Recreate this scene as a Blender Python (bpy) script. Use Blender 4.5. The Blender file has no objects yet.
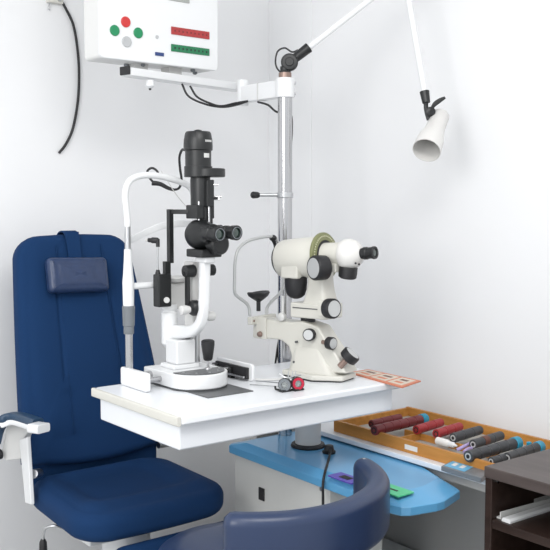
import bpy, bmesh, math, random
from mathutils import Vector, Matrix
random.seed(4)
scn = bpy.context.scene
COL = scn.collection
PI = math.pi

# ------------------------------------------------------------------ camera
F = 920.0
CAM = Vector((0, 0, 1.35))
PITCH = math.atan(70 / F)
YAW = -math.atan2(713, 920)
cd = bpy.data.cameras.new('camera')
cam = bpy.data.objects.new('camera', cd)
COL.objects.link(cam)
cam.location = CAM
cam.rotation_euler = (PI / 2 - PITCH, 0, YAW)
cd.sensor_width = 36
cd.lens = 36 * F / 550
cd.clip_start = 0.05
scn.camera = cam

# ------------------------------------------------------------------ world, light, exposure
w = bpy.data.worlds.new('world'); scn.world = w; w.use_nodes = True
w.node_tree.nodes['Background'].inputs[0].default_value = (0.95, 0.975, 1.0, 1)
w.node_tree.nodes['Background'].inputs[1].default_value = 1.05


def area(name, loc, target, size, power, color=(1, 1, 1), sy=None):
    l = bpy.data.lights.new(name, 'AREA')
    l.energy = power; l.color = color; l.size = size
    if sy: l.shape = 'RECTANGLE'; l.size_y = sy
    o = bpy.data.objects.new(name, l); COL.objects.link(o)
    o.location = loc
    o.rotation_euler = (Vector(target) - Vector(loc)).to_track_quat('-Z', 'Y').to_euler()
    return o


area('upper_left_light', (-0.9, 1.0, 2.0), (1.9, 2.3, 0.9), 1.3, 32, (1.0, 0.99, 0.98), 1.4)  # soft area light from the upper left, its source unseen
area('ceiling_light', (0.9, 0.7, 2.5), (1.4, 1.7, 0), 1.1, 20, (1.0, 0.99, 0.97), 0.7)

vs = scn.view_settings
vs.view_transform = 'Standard'; vs.look = 'None'; vs.gamma = 1; vs.exposure = 0.06
vs.use_curve_mapping = False


# ------------------------------------------------------------------ pixel helpers (direction through a photo point)
def ray(u, v):
    r = Vector((u - 275, F, -(v - 275)))
    c, s = math.cos(PITCH), math.sin(PITCH)
    r = Vector((r.x, r.y * c + r.z * s, -r.y * s + r.z * c))
    return Matrix.Rotation(YAW, 3, 'Z') @ r


def px(u, v, x=None, y=None, z=None, d=None):
    r = ray(u, v)
    if x is not None: t = x / r.x
    elif y is not None: t = y / r.y
    elif z is not None: t = (z - CAM.z) / r.z
    else: t = d / F
    return CAM + r * t


# ------------------------------------------------------------------ materials
def mat(name, col, rough=0.5, metal=0.0, noise=0.0, nscale=20, bump=0.0, bscale=200, coat=0.0, spec=0.5, sheen=0.0, trans=0.0, emit=0.0):
    m = bpy.data.materials.new(name); m.use_nodes = True
    nt = m.node_tree; b = nt.nodes['Principled BSDF']
    b.inputs['Roughness'].default_value = rough
    b.inputs['Metallic'].default_value = metal
    b.inputs['Coat Weight'].default_value = coat
    b.inputs['Specular IOR Level'].default_value = spec
    b.inputs['Sheen Weight'].default_value = sheen
    b.inputs['Transmission Weight'].default_value = trans
    if emit:
        b.inputs['Emission Color'].default_value = (*col, 1); b.inputs['Emission Strength'].default_value = emit
    tc = nt.nodes.new('ShaderNodeTexCoord')
    n = nt.nodes.new('ShaderNodeTexNoise'); n.inputs['Scale'].default_value = nscale; n.inputs['Detail'].default_value = 5
    nt.links.new(tc.outputs['Object'], n.inputs['Vector'])
    mx = nt.nodes.new('ShaderNodeMix'); mx.data_type = 'RGBA'
    k = noise
    mx.inputs[6].default_value = (*[max(0, c * (1 - k)) for c in col], 1)
    mx.inputs[7].default_value = (*[min(1, c * (1 + k)) for c in col], 1)
    nt.links.new(n.outputs['Fac'], mx.inputs[0]); nt.links.new(mx.outputs[2], b.inputs['Base Color'])
    if bump:
        n2 = nt.nodes.new('ShaderNodeTexNoise'); n2.inputs['Scale'].default_value = bscale; n2.inputs['Detail'].default_value = 3
        nt.links.new(tc.outputs['Object'], n2.inputs['Vector'])
        bp = nt.nodes.new('ShaderNodeBump'); bp.inputs['Strength'].default_value = bump; bp.inputs['Distance'].default_value = 0.002
        nt.links.new(n2.outputs['Fac'], bp.inputs['Height']); nt.links.new(bp.outputs[0], b.inputs['Normal'])
    return m


def wood(name, c1, c2, rough=0.45, scale=6, axis=1):
    m = mat(name, c1, rough, spec=0.25)
    nt = m.node_tree; b = nt.nodes['Principled BSDF']
    tc = nt.nodes.new('ShaderNodeTexCoord'); mp = nt.nodes.new('ShaderNodeMapping')
    s = [scale * 8, scale * 8, scale * 8]; s[axis] = scale
    mp.inputs['Scale'].default_value = s
    nt.links.new(tc.outputs['Object'], mp.inputs['Vector'])
    n = nt.nodes.new('ShaderNodeTexNoise'); n.inputs['Scale'].default_value = 1; n.inputs['Detail'].default_value = 7
    nt.links.new(mp.outputs[0], n.inputs['Vector'])
    r = nt.nodes.new('ShaderNodeValToRGB')
    r.color_ramp.elements[0].position = 0.3; r.color_ramp.elements[0].color = (*c1, 1)
    r.color_ramp.elements[1].position = 0.7; r.color_ramp.elements[1].color = (*c2, 1)
    nt.links.new(n.outputs['Fac'], r.inputs[0]); nt.links.new(r.outputs[0], b.inputs['Base Color'])
    return m


WALL = mat('wall_paint', (0.82, 0.825, 0.835), 0.7, noise=0.012, nscale=3, bump=0.08, bscale=60)
FLOOR = mat('floor_tile', (0.55, 0.55, 0.54), 0.4, noise=0.1, nscale=30)
WHITE = mat('white_enamel', (0.76, 0.77, 0.78), 0.28, noise=0.01, coat=0.3)
WHITE2 = mat('white_laminate', (0.80, 0.82, 0.85), 0.3, noise=0.015, nscale=6)
BOXW_SHADED = mat('shaded_white_housing', (0.70, 0.70, 0.69), 0.4, noise=0.01)  # same white greyed down; side shading of the control box put into the colour
CREAM = mat('cream_edging', (0.64, 0.63, 0.58), 0.4, noise=0.03)
IVORY = mat('ivory_paint', (0.60, 0.59, 0.54), 0.38, noise=0.03, nscale=12, coat=0.2)
GREYW = mat('grey_panel', (0.50, 0.50, 0.49), 0.5, noise=0.02)
BASEW = mat('base_panel', (0.68, 0.68, 0.65), 0.35, noise=0.02)
BLACK = mat('black_paint', (0.010, 0.011, 0.012), 0.40, noise=0.1, bump=0.05, bscale=400)
RUBBER = mat('black_rubber', (0.012, 0.012, 0.014), 0.5, noise=0.1)
DGREY = mat('dark_metal_plate', (0.10, 0.105, 0.11), 0.35, metal=0.3, noise=0.05)
CHROME = mat('chrome', (0.50, 0.50, 0.51), 0.18, metal=1.0, noise=0.02)
STEEL = mat('brushed_steel', (0.55, 0.56, 0.57), 0.32, metal=1.0, noise=0.05)
GREYP = mat('grey_plastic', (0.16, 0.175, 0.19), 0.45, noise=0.04)
LGREY = mat('light_grey_plastic', (0.60, 0.60, 0.59), 0.4, noise=0.03)
FABRIC = mat('blue_fabric', (0.006, 0.033, 0.105), 0.85, noise=0.14, nscale=300, bump=0.35, bscale=700, spec=0.2)
NAVY = mat('navy_vinyl', (0.020, 0.036, 0.088), 0.34, noise=0.06, bump=0.12, bscale=250)
CUSH = mat('slate_blue_leather', (0.022, 0.042, 0.105), 0.3, noise=0.25, nscale=40, bump=0.5, bscale=90)
ARMB = mat('grey_blue_vinyl', (0.018, 0.050, 0.100), 0.4, noise=0.1, bump=0.2, bscale=300)
SKY = mat('sky_blue_plastic', (0.12, 0.38, 0.65), 0.3, noise=0.03, coat=0.2)
REDB = mat('red_button', (0.55, 0.03, 0.03), 0.35, noise=0.03)
GREENB = mat('green_button', (0.008, 0.23, 0.09), 0.35, noise=0.03)
GREYB = mat('grey_button', (0.45, 0.46, 0.47), 0.35, noise=0.03)
REDS = mat('red_strip', (0.38, 0.035, 0.035), 0.4, noise=0.3, nscale=120)
GREENS = mat('green_strip', (0.012, 0.17, 0.07), 0.4, noise=0.35, nscale=120)
LCD = mat('grey_display', (0.36, 0.37, 0.36), 0.3, noise=0.4, nscale=160)
NAVYS = mat('navy_switch', (0.02, 0.05, 0.18), 0.35)
LENS = mat('lens_glass', (0.015, 0.035, 0.028), 0.05, noise=0.2, coat=1.0)
LENSG = mat('clear_lens', (0.45, 0.48, 0.48), 0.05, trans=0.7)
DIAL = mat('olive_dial', (0.19, 0.20, 0.09), 0.4, noise=0.1)
DOTS = mat('dial_marks', (0.62, 0.62, 0.45), 0.4)
KNOBF = mat('knob_face', (0.52, 0.53, 0.53), 0.35, metal=0.25, noise=0.03)
TRAYW = wood('tray_wood', (0.40, 0.17, 0.035), (0.58, 0.27, 0.07), 0.4, 5, 1)
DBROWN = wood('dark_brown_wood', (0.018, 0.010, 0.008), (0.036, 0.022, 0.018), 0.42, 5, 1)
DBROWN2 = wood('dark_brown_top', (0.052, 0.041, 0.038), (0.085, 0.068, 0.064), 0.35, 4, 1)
TRAYL = mat('tray_lining', (0.42, 0.41, 0.38), 0.7, noise=0.1)
REDR = mat('red_roll', (0.33, 0.020, 0.025), 0.45, noise=0.25, nscale=60)
DRED = mat('dark_red_roll', (0.16, 0.018, 0.022), 0.45, noise=0.25, nscale=60)
CHAR = mat('charcoal_roll', (0.045, 0.047, 0.052), 0.5, noise=0.3, nscale=80)
CHARB = mat('brown_band', (0.13, 0.045, 0.03), 0.5, noise=0.2)
TEAL = mat('teal_plastic', (0.01, 0.27, 0.42), 0.4, noise=0.05)
LILAC = mat('lilac_plastic', (0.42, 0.34, 0.60), 0.4, noise=0.05)
ORANGE = mat('orange_print', (0.60, 0.20, 0.11), 0.5, noise=0.1, nscale=60)
PAPER = mat('paper_print', (0.62, 0.55, 0.46), 0.5, noise=0.15, nscale=90)
LABELB = mat('label_blue', (0.12, 0.42, 0.66), 0.4, noise=0.05)
LABELW = mat('label_white', (0.75, 0.74, 0.72), 0.5, noise=0.05)
PURPLE = mat('purple_sticker', (0.10, 0.07, 0.42), 0.4, noise=0.15, nscale=80)
GREENST = mat('green_sticker', (0.10, 0.62, 0.30), 0.4, noise=0.15, nscale=80)
REDRING = mat('red_ring', (0.45, 0.01, 0.04), 0.3, noise=0.1)
COPPER = mat('bronze_collar', (0.28, 0.20, 0.17), 0.35, metal=0.6)
LAMPIN = mat('lamp_inside', (0.45, 0.45, 0.44), 0.5, noise=0.03)
LAMPW = mat('lamp_white', (0.68, 0.67, 0.65), 0.35, noise=0.01)

ROOT = {}


def frame_of(p):
    return ROOT.get(p.name, Matrix.Identity(4))


# ------------------------------------------------------------------ mesh builder
def basis(d):
    d = Vector(d).normalized()
    a = Vector((0, 0, 1)) if abs(d.z) < 0.9 else Vector((1, 0, 0))
    u = d.cross(a).normalized(); v = d.cross(u).normalized()
    return u, v, d


def rrect(x0, y0, x1, y1, r, n=6):
    pts = []
    for cx, cy, a0 in ((x1 - r, y1 - r, 0), (x0 + r, y1 - r, 90), (x0 + r, y0 + r, 180), (x1 - r, y0 + r, 270)):
        for k in range(n + 1):
            a = math.radians(a0 + 90 * k / n)
            pts.append((cx + r * math.cos(a), cy + r * math.sin(a)))
    return pts


def catmull(pts, n=8, closed=False):
    P = [Vector(p) for p in pts]; out = []
    N = len(P)
    rng = range(N if closed else N - 1)
    for i in rng:
        if closed:
            a, b, c, d = P[(i - 1) % N], P[i], P[(i + 1) % N], P[(i + 2) % N]
        else:
            b, c = P[i], P[i + 1]
            a = P[i - 1] if i else b * 2 - c
            d = P[i + 2] if i + 2 < N else c * 2 - b
        for k in range(n):
            t = k / n
            out.append(0.5 * ((2 * b) + (c - a) * t + (2 * a - 5 * b + 4 * c - d) * t * t + (3 * b - a - 3 * c + d) * t ** 3))
    if not closed: out.append(P[-1])
    return out


class B:
    """collects shapes; world=True means coordinates are room coordinates"""

    def __init__(self, world=True):
        self.bm = bmesh.new(); self.world = world

    def rings(self, rings, cap0=True, cap1=True, closed=False):
        R = [[self.bm.verts.new(p) for p in r] for r in rings]
        n = len(R[0]); m = len(R)
        for i in range(m if closed else m - 1):
            a, b = R[i], R[(i + 1) % m]
            for k in range(n):
                self.bm.faces.new((a[k], a[(k + 1) % n], b[(k + 1) % n], b[k]))
        if not closed:
            if cap0: self.bm.faces.new(list(reversed(R[0])))
            if cap1: self.bm.faces.new(R[-1])
        return self

    def box(self, x0, y0, z0, x1, y1, z1, M=None):
        ps = [Vector(p) for p in ((x0, y0, 0), (x1, y0, 0), (x1, y1, 0), (x0, y1, 0))]
        r = [[Vector((p.x, p.y, z)) for p in ps] for z in (z0, z1)]
        if M: r = [[M @ p for p in q] for q in r]
        return self.rings(r)

    def cyl(self, p0, p1, r0, r1=None, n=32):
        p0, p1 = Vector(p0), Vector(p1)
        return self.lathe(p0, p1 - p0, [(0, r0), ((p1 - p0).length, r0 if r1 is None else r1)], n)

    def lathe(self, o, d, prof, n=36, cap0=True, cap1=True):
        u, v, d = basis(d); o = Vector(o)
        rings = []
        for t, r in prof:
            r = max(r, 1e-5)
            rings.append([o + d * t + (u * math.cos(2 * PI * k / n) + v * math.sin(2 * PI * k / n)) * r for k in range(n)])
        return self.rings(rings, cap0, cap1)

    def tube(self, pts, r, n=12, sm=8, closed=False):
        P = catmull(pts, sm, closed) if sm else [Vector(p) for p in pts]
        m = len(P); rings = []; prev = None
        for i, p in enumerate(P):
            if closed: t = P[(i + 1) % m] - P[i - 1]
            else: t = P[min(i + 1, m - 1)] - P[max(i - 1, 0)]
            t.normalize()
            if prev is None: u = basis(t)[0]
            else: u = (prev - t * prev.dot(t)).normalized()
            prev = u; v = t.cross(u)
            rr = r if not callable(r) else r(i / (m - 1))
            rings.append([p + (u * math.cos(2 * PI * k / n) + v * math.sin(2 * PI * k / n)) * rr for k in range(n)])
        return self.rings(rings, closed=closed)

    def sweep(self, pts, side, w, h, sm=8, cr=0.3, hf=None):
        """rounded rectangular section; side is the constant width direction"""
        P = catmull(pts, sm) if sm else [Vector(p) for p in pts]
        side = Vector(side).normalized(); m = len(P); rings = []
        for i, p in enumerate(P):
            t = (P[min(i + 1, m - 1)] - P[max(i - 1, 0)]).normalized()
            nrm = t.cross(side).normalized()
            hh = h if hf is None else hf(i / (m - 1))
            rr = min(w, hh) * cr
            rings.append([p + side * a + nrm * b for a, b in rrect(-w / 2, -hh / 2, w / 2, hh / 2, rr, 4)])
        return self.rings(rings)

    def prism(self, pts, vec):
        P = [Vector(p) for p in pts]; v = Vector(vec)
        return self.rings([P, [p + v for p in P]])

    def plate(self, pts2, z0, z1):
        return self.rings([[Vector((x, y, z)) for x, y in pts2] for z in (z0, z1)])

    def ball(self, c, rx, ry=None, rz=None, n=24, M=None):
        ry = ry or rx; rz = rz or rx
        mm = Matrix.Translation(c) @ (M or Matrix.Identity(4)) @ Matrix.Diagonal((rx, ry, rz, 1))
        bmesh.ops.create_uvsphere(self.bm, u_segments=n, v_segments=n // 2, radius=1, matrix=mm)
        return self

    def pillow(self, outline, t, er, M, dome=0.0, hf=None, inner=10, es=5, back=0.0):
        """cushion: 2D outline in local xy, thickness t along z (back z=0), rounded rim er"""
        n = len(outline); O = [Vector((x, y)) for x, y in outline]
        cen = sum(O, Vector((0, 0))) / n
        area2 = sum(O[i].x * O[(i + 1) % n].y - O[(i + 1) % n].x * O[i].y for i in range(n))
        sgn = 1 if area2 > 0 else -1
        nor = []
        for i in range(n):
            e = O[(i + 1) % n] - O[i - 1]
            nor.append(Vector((e.y, -e.x)).normalized() * sgn)
        rings = []

        def H(x, y, s):
            base = dome * (1 - s * s)
            return base + (hf(x, y) * (1 - s ** 6) if hf else 0)
        for k in range(inner, 0, -1):
            pass
        for k in range(1, inner + 1):  # back cap outwards
            s = k / inner
            rings.append([Vector((*(cen + (O[i] - nor[i] * er - cen) * s), -back * (1 - s * s))) for i in range(n)])
        for k in range(1, es + 1):
            a = -PI / 2 + PI / 2 * k / es
            rings.append([Vector((*(O[i] - nor[i] * er * (1 - math.cos(a))), er + er * math.sin(a))) for i in range(n)])
        for k in range(0, es + 1):
            a = PI / 2 * k / es
            rings.append([Vector((*(O[i] - nor[i] * er * (1 - math.cos(a))), t - er + er * math.sin(a))) for i in range(n)])
        for k in range(inner - 1, 0, -1):
            s = k / inner
            r = []
            for i in range(n):
                p = cen + (O[i] - nor[i] * er - cen) * s
                r.append(Vector((p.x, p.y, t + H(p.x, p.y, s))))
            rings.append(r)
        return self.rings([[M @ p for p in r] for r in rings])

    def build(self, name, m, parent=None, bevel=0.0, seg=3, ang=35, sub=0, label=None):
        bmesh.ops.recalc_face_normals(self.bm, faces=self.bm.faces)
        me = bpy.data.meshes.new(name)
        if parent is not None and self.world:
            self.bm.transform(frame_of(parent).inverted())
        self.bm.to_mesh(me); self.bm.free()
        for mm in (m if isinstance(m, (list, tuple)) else [m]): me.materials.append(mm)
        for p in me.polygons: p.use_smooth = True
        me.set_sharp_from_angle(angle=math.radians(ang))
        o = bpy.data.objects.new(name, me); COL.objects.link(o)
        if parent is not None:
            o.parent = parent; ROOT[o.name] = frame_of(parent)
        if bevel:
            md = o.modifiers.new('bevel', 'BEVEL'); md.width = bevel; md.segments = seg
            md.limit_method = 'ANGLE'; md.angle_limit = math.radians(ang); md.harden_normals = True
        if sub:
            md = o.modifiers.new('sub', 'SUBSURF'); md.levels = sub; md.render_levels = sub
        if label: o['label'] = label
        return o


def thing(name, label, cat, loc=(0, 0, 0), rz=0, group=None):
    o = bpy.data.objects.new(name, None); COL.objects.link(o)
    o.empty_display_size = 0.05
    o.location = loc; o.rotation_euler = (0, 0, rz)
    o['label'] = label; o['category'] = cat
    if group: o['group'] = group
    ROOT[o.name] = Matrix.Translation(loc) @ Matrix.Rotation(rz, 4, 'Z')
    return o


def tag(o, label, cat, group=None):
    o['label'] = label; o['category'] = cat
    if group: o['group'] = group
    return o


def struct(o):
    o['kind'] = 'structure'; return o


def recentre(o):
    """put a one-mesh thing's origin at its base"""
    me = o.data
    xs = [v.co.x for v in me.vertices]; ys = [v.co.y for v in me.vertices]; zs = [v.co.z for v in me.vertices]
    c = Vector(((min(xs) + max(xs)) / 2, (min(ys) + max(ys)) / 2, min(zs)))
    me.transform(Matrix.Translation(-c)); o.location = c
    return o


# ------------------------------------------------------------------ room
WX, WY = 2.37, 3.095
struct(B().box(-1.6, -1.2, -0.1, WX + 0.1, WY + 0.1, 0).build('floor', FLOOR))
struct(B().box(-1.6, WY, 0, WX + 0.1, WY + 0.1, 2.7).build('wall_back', WALL))
struct(B().box(WX, -1.2, 0, WX + 0.1, WY, 2.7).build('wall_right', WALL))
struct(B().box(-1.6, -1.2, 2.7, WX + 0.1, WY + 0.1, 2.8).build('ceiling', WALL))
# faint boxed-in duct running up the right wall next to the corner
struct(B().box(WX - 0.004, WY - 0.275, 0.0, WX, WY - 0.0, 2.7).build('trim_1', WALL, bevel=0.004))

# ------------------------------------------------------------------ long side desk against the right wall
DZ = 0.605
DX = 1.955
desk = thing('side_desk', 'long low white desk along the right wall under the wooden tray', 'desk', (2.12, 1.9, 0))
B().box(DX, 1.442, DZ - 0.016, WX - 0.002, 2.75, DZ).build('desk_top', WHITE2, desk, 0.003)
B().box(DX + 0.035, 1.45, DZ - 0.05, DX + 0.05, 2.74, DZ - 0.016).build('front_rail', GREYW, desk, 0.002)
B().box(WX - 0.14, 1.45, 0, WX - 0.10, 2.74, DZ - 0.016).build('back_panel', GREYW, desk, 0.002, label='plain grey panel below the desk top')
B().box(DX + 0.05, 2.70, 0, WX - 0.1, 2.74, DZ - 0.016).build('end_panel', GREYW, desk, 0.002)
B().box(DX + 0.05, 1.45, 0, WX - 0.1, 1.47, DZ - 0.016).build('end_panel', GREYW, desk, 0.002)

# ------------------------------------------------------------------ instrument table unit
T = 0.84
tab = thing('instrument_table', 'white-topped ophthalmic instrument table on blue-covered base carrying both instruments', 'table', (1.8, 2.1, 0))
TX0, TX1, TY0, TY1 = 1.157, 1.956, 1.864, 2.327
B().plate(rrect(TX0, TY0, TX1, TY1, 0.018), T - 0.022, T).build('table_top', WHITE2, tab, 0.006, 4)
B().box(TX0 + 0.011, TY0 + 0.026, T - 0.090, TX1 - 0.055, TY1 - 0.02, T - 0.022).build('apron', WHITE2, tab, 0.006, 4)
B().sweep([(TX0 - 0.001, TY0 + 0.004, T - 0.012), (TX0 - 0.001, TY1 - 0.004, T - 0.012)], (0, 0, 1), 0.024, 0.012, sm=0).build('edge_strip', CREAM, tab, 0.001, label='cream edge strip on the left side')
B().cyl((1.848, 2.213, 0.58), (1.848, 2.213, 0.757), 0.041, n=48).build('lift_column', LGREY, tab, 0.002)
B().lathe((1.848, 2.213, 0.582), (0, 0, 1), [(0, .053), (.006, .055), (.012, .052), (.014, .04)], 48).build('column_ring', RUBBER, tab)
# blue cover
cov = [(1.715, 2.455), (1.700, 2.44), (1.692, 1.690), (1.700, 1.655), (1.720, 1.640), (1.80, 1.622), (1.83, 1.622), (1.930, 1.655), (1.938, 1.67), (1.990, 1.80), (1.990, 2.455)]
cb = B()
cc = Vector((1.845, 2.05))


def inset(p, k, kk=0.0):
    v = Vector(p) - cc
    return (cc.x + v.x * (1 - k), cc.y + v.y * (1 - k * 0.62 - kk))


cb.rings([[Vector((*inset(p, 0.02), 0.537)) for p in cov], [Vector((*p, 0.540)) for p in cov],
          [Vector((*p, 0.562)) for p in cov], [Vector((*inset(p, 0.03), 0.566)) for p in cov],
          [Vector((*inset(p, 0.13, 0.10), 0.584)) for p in cov]])
cover = cb.build('base_cover', SKY, tab, 0.004, 3, 12, label='sky blue plastic cover with chamfered nose')


def sticker(name, u0, v0, m, su, sv, z=0.5842):
    p = px(u0, v0, z=z)
    o = B().plate(rrect(p.x - su / 2, p.y - sv / 2, p.x + su / 2, p.y + sv / 2, 0.004), z - 0.002, z + 0.0012).build(name, m, tab)
    return o, p


o1, p1 = sticker('control_sticker', 346, 478, PURPLE, 0.052, 0.10)
o1['label'] = 'purple control sticker'
B().plate(rrect(p1.x - .012, p1.y - .02, p1.x + .012, p1.y + .02, .004), .585, .5860).build('sticker_mark', RUBBER, o1)
o2, p2 = sticker('control_sticker', 393, 490, GREENST, 0.062, 0.10)
o2['label'] = 'green control sticker'
B().plate(rrect(p2.x - .004, p2.y - .018, p2.x + .004, p2.y + .018, .002), .585, .5860).build('sticker_mark', RUBBER, o2)
# cabinet body below the cover
B().box(1.715, 1.955, 0.06, 1.93, 2.43, 0.540).build('base_cabinet', BASEW, tab, 0.004)
B().box(1.70, 1.62, 0.0, 2.21, 2.44, 0.20).build('plinth', WHITE, tab, 0.01)
q = px(262, 494, x=1.715)
so = B().box(1.711, q.y - .014, q.z - .020, 1.716, q.y + .014, q.z + .020).build('socket', RUBBER, tab, .001)
q = px(322, 489, x=1.715)
B().cyl((1.710, q.y, q.z), (1.716, q.y, q.z), .006).build('screw', STEEL, tab)
# cable grommet and mains lead
g = px(329, 453, z=0.584)
gr = B().lathe(g, (0, 0, 1), [(0, .020), (.006, .021), (.010, .016), (.024, .013), (.026, .008)], 28).build('cable_grommet', RUBBER, tab)
cps = [g + Vector((0, 0, .022)), g + Vector((-.012, -.02, .012))]
cps += [px(328, 462, x=1.78), px(325, 472, x=1.70), px(323, 484, x=1.682), px(323, 500, x=1.680), px(323, 560, x=1.680)]
B().tube(cps, .004, 10).build('power_cable', RUBBER, gr)

# ------------------------------------------------------------------ pole with bracket arm
PXc, PYc = 1.882, 2.375
pole = thing('support_pole', 'tall chrome pole behind the instrument table with white bracket arm', 'pole', (PXc, PYc, 0.57))
B().cyl((PXc, PYc, .574), (PXc, PYc, 1.735), .0235, n=40).build('pole', CHROME, pole)
B().lathe((PXc, PYc, 1.698), (0, 0, 1), [(0, .031), (.063, .031)], 40).build('bracket_sleeve', WHITE, pole, .002)
B().cyl((PXc, PYc, 1.760), (PXc, PYc, 1.778), .021, n=32).build('collar', COPPER, pole, label='bronze collar')
Jm = Vector((1.875, 2.60, 1.728))
d_ = (Jm - Vector((PXc, PYc, 1.728)))
B().sweep([Vector((PXc, PYc, 1.728)), Jm + d_ * 0.05], (0, 0, 1), .056, .034, sm=0, cr=.1).build('bracket_arm', WHITE, pole, .002)
mid = Vector((PXc, PYc, 1.728)) + d_ * .54
B().sweep([mid - d_ * .012, mid + d_ * .012], (0, 0, 1), .059, .037, sm=0, cr=.1).build('arm_joint', LGREY, pole)
for zz in (1.712, 1.745):
    q = px(293, 90, d=3.0)
    B().ball((PXc + .026, PYc - .018, zz), .005, n=12).build('screw', STEEL, pole)
# locking collar with handle
hz = px(284, 195, x=1.86).z
B().lathe((PXc, PYc, hz - .009), (0, 0, 1), [(0, .027), (.018, .027)], 40).build('locking_collar', STEEL, pole, .002)
hd = Vector((-.8, .6, 0)).normalized()
h0 = Vector((PXc, PYc, hz)); 
h1 = px(252, 195, d=3.0)
hv = (h1 - h0).normalized(); L = (h1 - h0).length
hn = B().cyl(h0, h0 + hv * (L - .01), .0055, n=16).build('handle', STEEL, pole)
B().lathe(h0 + hv * (L - .025), hv, [(0, .007), (.006, .010), (.022, .0115), (.028, .008), (.030, .003)], 20).build('handle_grip', RUBBER, hn)
# cables clipped along the arm
B().tube([px(258, 102, d=3.08), px(268, 105, d=3.04), px(277, 112, d=3.03), px(290, 113, d=3.05), px(292, 130, d=3.05), px(290, 160, d=3.05), px(289, 195, d=3.06), px(290, 225, d=3.06), px(288, 255, d=3.06), px(286, 300, d=3.06), px(278, 345, d=3.06), px(274, 375, d=3.06)], .0035, 10).build('cable', RUBBER, pole)
B().tube([px(292, 320, d=3.06), px(282, 335, d=3.06), px(279, 352, d=3.06), px(281, 380, d=3.06)], .006, 10).build('cable', RUBBER, pole)

# ------------------------------------------------------------------ chart control box hanging from the bracket
bl = CAM + (ray(101, 57) / F) * 2.80
br = CAM + (ray(217, 70.5) / F) * 3.08
bz = (bl.z + br.z) / 2
ang = math.atan2(br.y - bl.y, br.x - bl.x)
bw = (br.xy - bl.xy).length
box = thing('chart_control_box', 'white control box with red and green buttons hanging above the blue chair', 'control box', (bl.x, bl.y, bz), ang)
BH, BD = 0.40, 0.105
bb = B(False)
bb.prism([(x, 0.012, z) for x, z in rrect(0, 0, bw, BH, .012)], (0, BD - .012, 0))
bb.build('housing', BOXW_SHADED, box, .004)
B(False).prism([(x, -.004, z) for x, z in rrect(-.003, -.002, bw + .003, BH + .002, .016)], (0, .018, 0)).build('front_panel', WHITE, box, .004)
iM = (Matrix.Translation((bl.x, bl.y, bz)) @ Matrix.Rotation(ang, 4, 'Z')).inverted()


def onbox(u, v):  # point of the front panel seen at a photo point
    r = ray(u, v); o = iM @ CAM; dr = iM.to_3x3() @ r
    t = (-.004 - o.y) / dr.y
    return o + dr * t


for u, v, m in ((125.5, 22, REDB), (114.5, 30.5, GREENB), (138, 33, GREENB), (126.5, 41.8, GREYB)):
    p = onbox(u, v)
    B(False).lathe((p.x, -.004, p.z), (0, -1, 0), [(0, .0165), (.003, .0165), (.0045, .0145), (.004, .010)], 32).build(
        'button', m, box, label={REDB: 'round red button', GREENB: 'round green button', GREYB: 'round grey button'}[m])
p = onbox(157, 37); B(False).lathe((p.x, -.004, p.z), (0, -1, 0), [(0, .006), (.003, .005)], 20).build('indicator', GREYB, box)


def face_rect(name, a, b, m, lab=None, par=None, th=.003):
    p, q = onbox(*a), onbox(*b)
    return B(False).box(min(p.x, q.x), -.004 - th, min(p.z, q.z), max(p.x, q.x), -.002, max(p.z, q.z)).build(name, m, par or box, label=lab)


s = face_rect('display_strip', (171, 26.5), (209, 39.5), REDS, 'red display strip')
p, q = onbox(171, 27), onbox(209, 38)
s2 = face_rect('display_strip', (171, 44), (209, 56), GREENS, 'green display strip')
for st, (a, b) in ((s, ((171, 26.5), (209, 39.5))), (s2, ((171, 44), (209, 56)))):
    pa, pb = onbox(*a), onbox(*b)
    for k in range(9):
        xx = pa.x + (pb.x - pa.x) * (k + .7) / 9.6
        zc = (pa.z + pb.z) / 2
        B(False).box(xx, -.0075, zc - .003, xx + .005, -.006, zc + .003).build('symbol', DRED if st is s else BLACK, st)
sw = face_rect('switch', (155, 52), (163.5, 56.5), NAVYS, 'small navy switch')
face_rect('display', (168, -12), (189, 3.5), LCD, 'grey display at the top')
# screws and knobs on the underside
for xx, yy in ((.13, .07), (.17, .035), (.30, .05), (.36, .03), (.40, .075)):
    B(False).lathe((xx, yy, 0.0), (0, 0, -1), [(0, .008), (.006, .008), (.009, .004)], 16).build('underside_screw', GREYP, box)
for xx in (.14, .27):
    B(False).box(xx, .035, -.040, xx + .05, .085, .001).build('mounting_block', GREYW, box, .002)
# channel that carries the box
c0 = CAM + (ray(126, 72.5) / F) * 2.86; c1 = CAM + (ray(240, 91) / F) * 3.25
c0.z = c1.z = 1.762
cdv = (c1 - c0).normalized()
chn = B().sweep([c0, c1], (0, 0, 1), .024, .055, sm=0, cr=.06).build('support_channel', WHITE, box, .002)
pk = c0 + cdv * .09 + Vector((0, 0, -.017)) + Vector((.0, -.012, 0))
B().lathe(pk, (0, 0, -1), [(0, .012), (.010, .014), (.018, .014), (.024, .009), (.026, .004)], 24).build('locking_knob', WHITE, chn)
B().lathe(pk + Vector((0, 0, -.026)), (0, 0, -1), [(0, .004), (.005, .004)], 12).build('knob_tip', RUBBER, chn)
B().sweep([c0 - cdv * .002 + Vector((0, 0, .004)), c0 - cdv * .006 + Vector((0, 0, .004))], (0, 0, 1), .026, .045, sm=0, cr=.1).build('end_cap', RUBBER, chn)
B().cyl(Jm + Vector((0, 0.0, -.036)), Jm + Vector((0, 0, .05)), .020, n=28).build('hinge', WHITE, pole, .002)
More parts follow.
